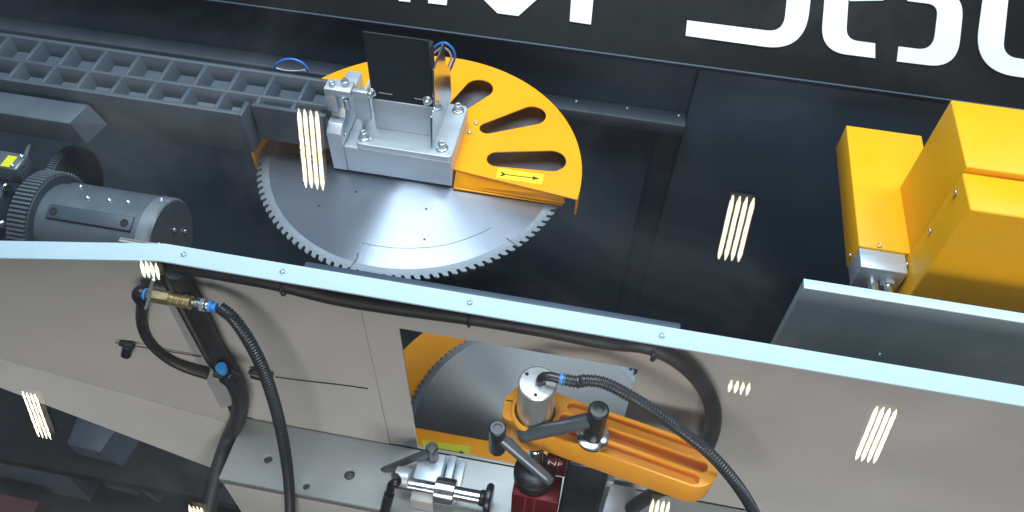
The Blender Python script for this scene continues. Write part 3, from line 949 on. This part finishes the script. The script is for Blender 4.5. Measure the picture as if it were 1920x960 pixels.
# blue elbow fitting on the first hose
q = sight(420, 695, y=0.572)
bf = thing('hose_elbow', 'blue ringed black elbow fitting where the hose is joined', 'fitting', q)
part('blue_ring', lathe(bmesh.new(), q+Vector((-0.003, 0, 0.012)), (0.1, 0, -1), [(0.0085, 0), (0.009, 0.003), (0.0075, 0.016), (0.006, 0.018)], 18), M_BLUE, bf, smooth=R(40))
cyl('elbow_body', q+Vector((0, -0.002, -0.010)), q+Vector((0.012, -0.002, -0.030)), 0.014, M_PLASTIC, bf, 16)
cyl('elbow_ear', q+Vector((-0.02, -0.002, -0.012)), q+Vector((0.008, -0.002, -0.016)), 0.006, M_PLASTIC, bf, 10)
q = sight(410, 890, y=0.57)
hb = box('hose_bracket', q.x-0.012, q.x+0.010, 0.562, 0.60, q.z-0.012, q.z+0.004, M_ALU, None, 0.0015)
tag(hb, 'small pale bracket holding the black hose at the table corner', 'bracket')

ch1 = thing('corrugated_hose', 'corrugated black hose hanging from the brass coupler at left', 'hose', sight(545, 955, y=0.46), 'corrugated hoses')
corrugated('conduit', [sight(412, 577, y=0.578), sight(438, 598, y=0.570), sight(470, 645, y=0.555), sight(498, 705, y=0.54), sight(521, 780, y=0.52), sight(535, 850, y=0.50), sight(542, 910, y=0.485), sight(545, 985, y=0.47)], 0.0098, M_CONDUIT, ch1)
cp = thing('brass_coupler', 'brass quick coupler with blue end ring mounted on the left wing', 'coupler', sight(330, 560, y=0.57))
A0, A1 = sight(283, 553, y=0.574), sight(403, 576, y=0.574)
ax = (A1-A0).normalized()
LL = (A1-A0).length


def onax(t): return A0+ax*(LL*t)


part('swivel_collar', lathe(bmesh.new(), onax(-0.06), ax, [(0.009, 0), (0.0105, 0.002), (0.0105, 0.006), (0.009, 0.007)], 16), M_CHROME, cp, smooth=R(40))
part('hex_body', lathe(bmesh.new(), onax(0.0), ax, [(0.0095, 0), (0.0105, 0.001), (0.0105, LL*0.30), (0.0095, LL*0.31)], 6, R(20)), M_BRASS, cp)
prof = []
for i in range(7): prof += [(0.0085, LL*0.048*i), (0.0100 if i % 2 == 0 else 0.0092, LL*0.048*i+0.0006), (0.0100 if i % 2 == 0 else 0.0092, LL*0.048*i+LL*0.03), (0.0085, LL*0.048*i+LL*0.034)]
part('knurled_sleeve', lathe(bmesh.new(), onax(0.315), ax, prof, 20), M_BRASS, cp, smooth=R(30))
part('plug_nipple', lathe(bmesh.new(), onax(0.655), ax, [(0.007, 0), (0.007, LL*.06), (0.009, LL*.062), (0.009, LL*.13), (0.0065, LL*.132), (0.0065, LL*.15)], 18), M_CHROME, cp, smooth=R(30))
part('hex_nut', lathe(bmesh.new(), onax(0.79), ax, [(0.0105, 0), (0.0105, LL*.06)], 6), M_ZINC, cp)
part('barb', lathe(bmesh.new(), onax(0.852), ax, [(0.0075, 0), (0.0085, LL*.03), (0.0075, LL*.06)], 16), M_CHROME, cp, smooth=R(40))
part('blue_ring', lathe(bmesh.new(), onax(0.905), ax, [(0.0085, 0), (0.0085, LL*.05), (0.006, LL*.055), (0.0065, LL*.12)], 14), M_BLUE, cp, smooth=R(40))
part('blue_ring', lathe(bmesh.new(), onax(-0.10), ax, [(0.0088, 0), (0.0092, LL*.03), (0.0088, LL*.05)], 16), M_BLUE, cp, smooth=R(40))
part('hanger_hook', tube(bmesh.new(), onp(((273, 578), (280, 558), (284, 535), (288, 524)), 0.563), 0.0022, 8), M_ALU, cp)
eh = thing('rubber_hose', 'short black rubber hose looping from the coupler behind the wing edge', 'hose', sight(300, 660, y=0.58))
part('elbow', tube(bmesh.new(), spline([onax(-0.10), onax(-0.16)+Vector((0, 0, 0.0)), onax(-0.20)+Vector((0, 0, -0.008)), onax(-0.19)+Vector((0, 0, -0.02))], 8), lambda i: 0.0115, 14), M_PLASTIC, eh, smooth=R(60))
hose('hose_body', [onax(-0.19)+Vector((0, 0, -0.016))]+onp(((266, 605), (282, 642), (315, 672), (350, 690), (390, 703)), 0.588), 0.0085, M_RUBBER, eh)

# ================================================================== CLAMP ARM
AZ = -1.080
ar = thing('slotted_clamp', 'orange cast clamp arm with three long slots', 'clamp arm', (0.05, 0.55, AZ-0.04))
cbs = sight(1003, 772, z=AZ)
fe0, fe1 = sight(1100, 843, z=AZ), sight(1287, 907, z=AZ)
be0, be1 = sight(1052, 738, z=AZ), sight(1306, 830, z=AZ)
adir = ((Vector((fe1.x-fe0.x, fe1.y-fe0.y)).normalized()+Vector((be1.x-be0.x, be1.y-be0.y)).normalized())).normalized()
anor = Vector((-adir.y, adir.x))
AO = Vector((cbs.x, cbs.y))


def uvz(px, py, z=AZ):
    p = sight(px, py, z=z)
    d = Vector((p.x, p.y))-AO
    return (d.dot(adir), d.dot(anor))


def on_arm(z0): return lambda u, v, w: Vector((AO.x+adir.x*u+anor.x*v, AO.y+adir.y*u+anor.y*v, z0+w))


vf = (uvz(1100, 843)[1]+uvz(1287, 907)[1])/2
vb = (uvz(1052, 738)[1]+uvz(1306, 830)[1])/2
vm = (vf+vb)/2
hw = (vb-vf)/2
ul = uvz(1348, 880)[0]
u0 = uvz(948, 760)[0]
AH = 0.056
end = [(ul-hw+hw*math.cos(R(-90)+math.pi*i/18), vm+hw*math.sin(R(-90)+math.pi*i/18)) for i in range(19)]
head = rounded([(0.03, vb), (u0+0.012, vb+0.004), (u0-0.006, vm-0.002), (u0+0.002, vf+0.001), (0.03, vf)], [0, .012, .01, .010, 0])
us = 0.044
w3 = (2*hw-0.0034*4)/3
v1, v2, v3 = vf+0.0033+w3/2, vm, vb-0.0033-w3/2
pk = [slot2d((us+0.006, v1), w3/2, (ul-hw+0.004, v1), w3/2, 3), slot2d((us+0.002, v2), w3/2, (ul-0.015-w3/2, v2), w3/2, 10), slot2d((us+0.006, v3), w3/2, (ul-hw+0.004, v3), w3/2, 3)]
bore = [(0.0315*math.cos(2*math.pi*i/40), 0.0315*math.sin(2*math.pi*i/40)) for i in range(40)]
plate('rib_frame', end+head, pk+[bore], AH, on_arm(AZ-AH), M_ARM, ar, bev=0.0004)
plate('pocket_floor', [(us-0.004, vf+0.003), (ul-hw+0.014, vf+0.003), (ul-hw+0.014, vf+0.004+w3), (us-0.004, vf+0.004+w3)], [], 0.006, on_arm(AZ-0.024), M_ARM, ar)
plate('pocket_floor', [(us-0.004, vb-0.004-w3), (ul-hw+0.014, vb-0.004-w3), (ul-hw+0.014, vb-0.003), (us-0.004, vb-0.003)], [], 0.006, on_arm(AZ-0.024), M_ARM, ar)
plate('pocket_floor', [(us-0.004, vm-w3/2-0.001), (ul-0.012, vm-w3/2-0.001), (ul-0.012, vm+w3/2+0.001), (us-0.004, vm+w3/2+0.001)], [], 0.004, on_arm(AZ-0.028), M_ARM, ar)
part('bore_collar', lathe(bmesh.new(), (AO.x, AO.y, AZ-AH), (0, 0, 1), [(0.0312, 0), (0.0365, 0.001), (0.0365, AH+0.003), (0.035, AH+0.005), (0.0305, AH+0.005), (0.0300, AH*0.5)], 48), M_ARM, ar, smooth=R(30))
sd = on_arm(AZ+0.0004)
c0_, c1_ = sd(u0-0.002, 0.002, 0), sd(-0.036, 0.004, 0)
part('clamp_slit', tube(bmesh.new(), [c0_, c1_], 0.0009, 6), M_DARK, ar)

# pneumatic cylinder
pc = thing('clamp_cylinder', 'bright silver pneumatic cylinder standing in the orange clamp arm', 'cylinder', (AO.x, AO.y, AZ))
topz = sight(1007, 716, y=AO.y).z
CRD = 0.0275
part('barrel', lathe(bmesh.new(), (AO.x, AO.y, AZ-AH-0.004), (0, 0, 1), [(CRD-0.002, 0), (CRD, 0.002), (CRD, topz-AZ+AH), (CRD-0.002, topz-AZ+AH+0.002)], 56), mat('satin_cylinder', (0.66, 0.67, 0.68), 0.3, metal=0.75, noise=0.03), pc, smooth=R(35))
part('top_face', lathe(bmesh.new(), (AO.x, AO.y, topz-0.0018), (0, 0, 1), [(CRD-0.003, 0), (CRD-0.003, 0.0006)], 48), mat('bright_end_cap', (0.74, 0.77, 0.80), 0.35, metal=0.3, noise=0.03), pc)
for a_ in (150, 30, 270):
    part('screw_hole', lathe(bmesh.new(), (AO.x+0.020*math.cos(R(a_)), AO.y+0.020*math.sin(R(a_)), topz-0.0012), (0, 0, 1), [(0.0026, 0), (0.0026, 0.0006)], 14), M_DARK, pc)
base = Vector((AO.x+0.004, AO.y-0.002, topz-0.001))
el = part('elbow_fitting', tube(bmesh.new(), spline([base, base+Vector((0, 0, 0.012)), base+Vector((0.004, 0.001, 0.020)), base+Vector((0.013, 0.001, 0.023)), base+Vector((0.026, 0.0, 0.023))], 8), 0.0068, 14), M_PLASTIC, pc, smooth=R(60))
part('thread_collar', lathe(bmesh.new(), base, (0, 0, 1), [(0.0085, 0), (0.0085, 0.004), (0.0075, 0.005)], 6), M_ZINC, pc)
he = base+Vector((0.026, 0, 0.023))
part('blue_ring', lathe(bmesh.new(), he-Vector((0.001, 0, 0)), (1, 0, 0), [(0.0075, 0), (0.0085, 0.002), (0.0085, 0.007), (0.0065, 0.008)], 16), M_BLUE, pc, smooth=R(40))

hy = he.y
ch2 = thing('corrugated_hose', 'corrugated black hose arching right from the silver cylinder', 'hose', sight(1400, 930, y=0.42), 'corrugated hoses')
corrugated('conduit', [he+Vector((0.004, 0, 0)), he+Vector((0.024, 0, 0.0005)), he*0.45+sight(1140, 721, y=hy)*0.55+Vector((0, 0, 0.004)), sight(1140, 721, y=hy), sight(1210, 760, y=hy-0.01), sight(1275, 806, y=hy-0.02), sight(1330, 850, y=hy-0.035), sight(1375, 900, y=hy-0.05), sight(1408, 950, y=hy-0.06), sight(1430, 1000, y=hy-0.07)], 0.0088, M_CONDUIT, ch2)


def lever(label, hub, tip, hr, hh, r0, r1, base_h=0.0, washer=None):
    t = thing('lever_handle', label, 'lever', hub, 'clamp lever handles')
    hub, tip = Vector(hub), Vector(tip)
    part('hub', lathe(bmesh.new(), hub, (0, 0, 1), [(hr*0.9, 0), (hr, 0.002), (hr, hh-0.002), (hr*0.82, hh), (hr*0.5, hh), (hr*0.45, hh-0.002), (0, hh-0.002)], 28), M_PLASTIC, t, smooth=R(35))
    p0 = hub+Vector((0, 0, hh*0.66))
    d = (tip-p0)
    n = 10
    pts = [p0+d*(i/n) for i in range(n+1)]+[tip+d.normalized()*0.002]
    part('grip', tube(bmesh.new(), pts, lambda i: (r0+(r1-r0)*min(i/n, 1)) if i <= n else r1*0.7, 16), M_LEVER, t, smooth=R(60))
    if washer:
        part('washer', lathe(bmesh.new(), hub-Vector((0, 0, 0.0085)), (0, 0, 1), [(washer, 0), (washer, 0.006), (washer*0.75, 0.0085)], 32), M_CHROME, t, smooth=R(35))
    return t


zh = AZ+0.010
h1 = sight(1112, 815, z=zh)
htop = sight(1108, 765, y=h1.y).z
tipz = htop-0.016
lever('charcoal lever handle on the orange arm slot beside the silver cylinder', h1, sight(978, 818, y=h1.y-0.012), 0.0145, htop-zh, 0.0115, 0.0100, washer=0.0235)
h2 = sight(932, 842, z=AZ-0.035)
h2t = sight(940, 803, y=h2.y).z
l2 = lever('charcoal lever handle hanging below the left end of the orange arm', h2, sight(1032, 902, y=h2.y-0.03), 0.0125, h2t-h2.z, 0.0090, 0.0075)

# ================================================================== CLAMP FOOT, RED BLOCK AND POST
rod = thing('press_plunger', 'black rubber clamp foot on a steel rod under the orange arm', 'clamp foot', (AO.x, AO.y-0.01, -1.29))
ft = sight(1003, 880, y=0.535)
cyl('rod', (ft.x-0.002, 0.535, ft.z), (ft.x-0.002, 0.535, AZ-AH-0.0045), 0.0125, M_CHROME, rod, 24)
part('foot', lathe(bmesh.new(), (ft.x, 0.535, ft.z-0.030), (0, 0, 1), [(0.028, 0), (0.034, 0.006), (0.034, 0.024), (0.026, 0.030)], 32), M_PLASTIC, rod, smooth=R(40))
rb_ = thing('red_clamp_block', 'dark red anodised clamp block with white letters at the bottom edge', 'block', (-0.02, 0.49, TZ))
yR = 0.500
r0_, r1_ = sight(958, 950, y=yR), sight(1047, 950, y=yR)
rt = sight(1030, 862, y=yR+0.0).z
box('block_body', r0_.x, r1_.x, yR, 0.545, TZ+0.0005, ft.z-0.032, M_RED, rb_, 0.002)
for px in (985, 1003):
    q = sight(px, 935, y=yR)
    box('groove', q.x-0.0012, q.x+0.0012, yR-0.0006, yR+0.0004, TZ+0.002, ft.z-0.036, mat('groove_red', (0.36, 0.05, 0.05), 0.3, metal=0.4), rb_, 0)
q0 = sight(1022, 880, y=0.545)
rp = box('name_plate', ft.x+0.016, r1_.x+0.002, 0.546, 0.556, ft.z-0.031, ft.z+0.026, M_RED, rb_, 0.001)
cu = bpy.data.curves.new('lettering', 'FONT')
cu.body = 'NF'
cu.size = 0.020
cu.extrude = 0.0003
tmp = bpy.data.objects.new('lettering', cu)
me = bpy.data.meshes.new_from_object(tmp)
bpy.data.objects.remove(tmp)
me.materials.clear(); me.materials.append(M_WHITE)
lt = inst('lettering', me, Matrix.Translation((ft.x+0.0175, 0.5454, ft.z+0.006)) @ Matrix.Rotation(R(90), 4, 'X'), rb_)
ps = thing('black_post', 'black upright post beside the red block under the orange arm', 'post', (0.05, 0.52, TZ))
p0_, p1_ = sight(1053, 930, y=0.515), sight(1128, 930, y=0.515)
box('post_body', p0_.x, p1_.x, 0.515, 0.56, TZ+0.0005, AZ-AH-0.001, M_BLACK, ps, 0.004)
box('post_strip', p1_.x+0.001, p1_.x+0.010, 0.52, 0.55, TZ+0.0005, AZ-AH-0.05, M_LEVER, ps, 0.001)
q = sight(1133, 890, y=0.53)
box('post_tab', p1_.x+0.002, p1_.x+0.013, 0.518, 0.545, q.z-0.016, q.z+0.004, M_ALU, ps, 0.001)
wb = thing('way_block', 'low pale block on the table right of the black post', 'block', (0.12, 0.55, TZ))
q = sight(1140, 925, z=TZ+0.03)
box('block_body', q.x-0.012, q.x+0.05, q.y-0.06, q.y+0.02, TZ+0.0005, TZ+0.03, M_TABLE, wb, 0.002)

# ================================================================== SMALL FRONT CLAMP
fc = thing('stop_clamp', 'small aluminium stop clamp with shaft and black knob on the table front', 'clamp', (-0.22, 0.52, TZ))
cz = -1.378
c0_, c1_ = sight(786, 868, z=cz), sight(815, 925, z=cz)
xl, xr = -0.246, -0.198
yf_, yb_ = 0.528, 0.598
box('clamp_body', xl, xr, yf_, yb_, TZ+0.0005, cz, M_ALU, fc, 0.0015)
q = sight(832, 930, y=0.505)
shz = -1.380
cyl('split_collar', (xr-0.004, 0.532, shz), (xr+0.032, 0.532, shz), 0.0235, M_CHROME, fc, 32)
cyl('shaft', (xl-0.03, 0.532, shz), (xr+0.080, 0.532, shz), 0.0125, M_CHROME, fc, 24)
cyl('shaft_end', (xl-0.030, 0.540, shz+0.006), (xl-0.004, 0.540, shz+0.006), 0.018, M_ALU, fc, 24)
kb = part('knob', lathe(bmesh.new(), (xr+0.074, 0.532, shz), (1, 0, 0), [(0.011, 0), (0.014, 0.003), (0.015, 0.010), (0.025, 0.012), (0.028, 0.015), (0.028, 0.021), (0.025, 0.024)], 36), M_PLASTIC, fc, smooth=R(35))
box('front_pad', xl+0.004, xr-0.004, 0.507, 0.5275, TZ+0.0005, shz-0.004, M_PANEL, fc, 0.001)
gb = sight(815, 870, z=TZ+0.02)
box('guide_bar', xr+0.002, xr+0.016, 0.53, 0.612, TZ+0.0005, TZ+0.018, M_ALU, fc, 0.001)
box('guide_bar', xr+0.020, xr+0.034, 0.53, 0.608, TZ+0.0005, TZ+0.012, M_ALU, fc, 0.001)
hub3 = sight(812, 858, z=cz+0.002)
ht3 = sight(811, 838, y=hub3.y).z
lever('small black lever handle on the stop clamp near the arrow sticker', hub3, sight(716, 883, y=hub3.y-0.02), 0.0105, max(ht3-hub3.z, 0.018), 0.0075, 0.0065)
e0 = sight(752, 905, y=0.50)
ef = thing('elbow_connector', 'black elbow connector and tube left of the stop clamp', 'connector', e0)
part('elbow', tube(bmesh.new(), spline([Vector((xl-0.031, 0.540, shz+0.006)), sight(745, 903, y=0.505), sight(735, 908, y=0.50), sight(731, 922, y=0.497)], 6), 0.0075, 12), M_PLASTIC, ef, smooth=R(60))
hose('tube', [sight(730, 926, y=0.496), sight(725, 945, y=0.492), sight(716, 985, y=0.488)], 0.0095, M_CONDUIT, ef)

# ================================================================== DARK BASE PIECES AT LOWER LEFT
bs = thing('base_casting', 'blue grey chamfered base casting in the dark below the left wing', 'casting', (-1.23, 0.75, -2.3))
q = [sight(152, 762, z=-2.0), sight(232, 785, z=-2.0), sight(188, 848, z=-2.0), sight(124, 832, z=-2.0)]
part('casting_top', hull_prism(bmesh.new(), [(p.x, p.y, -2.0) for p in q], (0, 0, -0.297), 0.004), M_CAST, bs, smooth=R(50))
q2 = [(q[1].x, q[1].y), (q[1].x+0.05, q[1].y-0.02), (q[2].x+0.06, q[2].y-0.03), (q[2].x, q[2].y)]
part('casting_side', hull_prism(bmesh.new(), [(q[1].x+0.001, q[1].y, -2.003), (q[1].x+0.07, q[1].y-0.01, -2.10), (q[2].x+0.07, q[2].y-0.01, -2.10), (q[2].x+0.001, q[2].y, -2.003)], (0, 0, -0.19)), M_CAST, bs)
q = sight(0, 800, z=-2.06)
rl = box('base_rail', -2.4, -1.30, 0.66, 0.78, -2.299, -2.08, M_CAST, None, 0.004)
tag(rl, 'dark horizontal base rail at the lower left edge', 'rail')
mb = sight(30, 945, z=-2.2)
rr_ = box('maroon_block', mb.x-0.4, mb.x+0.06, mb.y-0.15, mb.y+0.02, -2.299, -2.2, M_MAROON, None, 0.004)
tag(rr_, 'dim maroon block in the bottom left corner', 'block')

# ================================================================== SAFETY GLASS AND HALL LAMPS
PN = Vector((-0.0245, -0.583, 0.812)).normalized()
PH = 0.40
gl_o = Vector((0, 0, 0))-PN*PH
pu = Vector((1, 0, 0))-PN*PN.x
pu.normalize()
pv = PN.cross(pu)
m = bpy.data.materials.new('clear_safety_glass')
m.use_nodes = True
nt = m.node_tree
nt.nodes.remove(nt.nodes['Principled BSDF'])
trn = nt.nodes.new('ShaderNodeBsdfTransparent')
trn.inputs[0].default_value = (0.985, 0.99, 0.99, 1)
gls = nt.nodes.new('ShaderNodeBsdfGlossy')
gls.inputs['Roughness'].default_value = 0.006
fr_ = nt.nodes.new('ShaderNodeFresnel')
fr_.inputs['IOR'].default_value = 1.45
mx = nt.nodes.new('ShaderNodeMixShader')
nt.links.new(fr_.outputs[0], mx.inputs[0])
nt.links.new(trn.outputs[0], mx.inputs[1])
nt.links.new(gls.outputs[0], mx.inputs[2])
# thin film of dust that also paints the cloudy haze of hall reflections
dtc = nt.nodes.new('ShaderNodeTexCoord')
dn = nt.nodes.new('ShaderNodeTexNoise')
dn.inputs['Scale'].default_value = 7
dn.inputs['Detail'].default_value = 8
dn.inputs['Roughness'].default_value = 0.62
dn.inputs['Distortion'].default_value = 0.6
dr_ = nt.nodes.new('ShaderNodeMapRange')
dr_.interpolation_type = 'SMOOTHSTEP'
dr_.inputs[1].default_value = 0.47
dr_.inputs[2].default_value = 0.85
dr_.inputs[3].default_value = 0.0
dr_.inputs[4].default_value = 0.026
dif = nt.nodes.new('ShaderNodeBsdfDiffuse')
dif.inputs[0].default_value = (0.7, 0.7, 0.7, 1)
mx2 = nt.nodes.new('ShaderNodeMixShader')
nt.links.new(dtc.outputs['Object'], dn.inputs[0])
nt.links.new(dn.outputs[0], dr_.inputs[0])
nt.links.new(dr_.outputs[0], mx2.inputs[0])
nt.links.new(mx.outputs[0], mx2.inputs[1])
nt.links.new(dif.outputs[0], mx2.inputs[2])
nt.links.new(mx2.outputs[0], nt.nodes['Material Output'].inputs[0])
bm = bmesh.new()
hull_prism(bm, [gl_o+pu*a+pv*b for a, b in ((-1.1, -0.7), (1.1, -0.7), (1.1, 0.7), (-1.1, 0.7))], -PN*0.002)
pane = part('safety_window', bm, m)
tag(pane, 'clear sloping safety window reflecting the ceiling lamps', 'window')

em = bpy.data.materials.new('lit_tube')
em.use_nodes = True
nt = em.node_tree
nt.nodes.remove(nt.nodes['Principled BSDF'])
e_ = nt.nodes.new('ShaderNodeEmission')
e_.inputs[0].default_value = (1.0, 0.90, 0.66, 1)
e_.inputs[1].default_value = 27
nt.links.new(e_.outputs[0], nt.nodes['Material Output'].inputs[0])
CZ = 4.0


def mirror_to_ceiling(px, py):
    d = (CR*((px-960)/FPX) + CD*((py-480)/FPX) + _f).normalized()
    P = d*(PH/-(d.dot(PN)))
    r2 = d-PN*(2*d.dot(PN))
    return P+r2*((CZ-P.z)/r2.z)


labs = ['four tube ceiling lamp mirrored over the upper blade', 'four tube ceiling lamp mirrored on the dark wall right of the guard', 'four tube ceiling lamp mirrored in the dark lower left',
        'four tube ceiling lamp mirrored on the left wing under the strip', 'four tube ceiling lamp mirrored on the grey sheet at lower right', 'four tube ceiling lamp mirrored at the bottom left of centre',
        'four tube ceiling lamp mirrored at the bottom under the orange arm', 'short four tube ceiling lamp mirrored right of the curling black hose']
tubes = {}
for lab, (xa_, ya_, xb_, yb2) in zip(labs, ((578, 206, 588, 354), (1392, 368, 1368, 489), (60, 738, 77, 820), (278, 491, 284, 522), (1665, 765, 1620, 865), (367, 950, 376, 1000), (1236, 938, 1230, 1000), (1390, 716, 1382, 738))):
    a, b = mirror_to_ceiling(xa_, ya_), mirror_to_ceiling(xb_, yb2)
    c = (a+b)/2
    L = abs(a.y-b.y)
    t = thing('ceiling_lamp', lab, 'ceiling lamp', c, 'ceiling lamps')
    box('housing', c.x-0.075, c.x+0.075, c.y-L/2+0.01, c.y+L/2-0.01, CZ+0.06, CZ+0.10, mat('lamp_body', (0.05, 0.05, 0.05), 0.7), t, 0)
    tr_ = 0.0090 if lab.endswith('lower left') else 0.0140
    for i in range(4):
        x = c.x-0.063+0.042*i
        part('lamp_tube', lathe(bmesh.new(), (x, c.y-L/2, CZ), (0, 1, 0), [(0.003, 0), (tr_, 0.05), (tr_, L-0.05), (0.003, L)], 10), em, t)
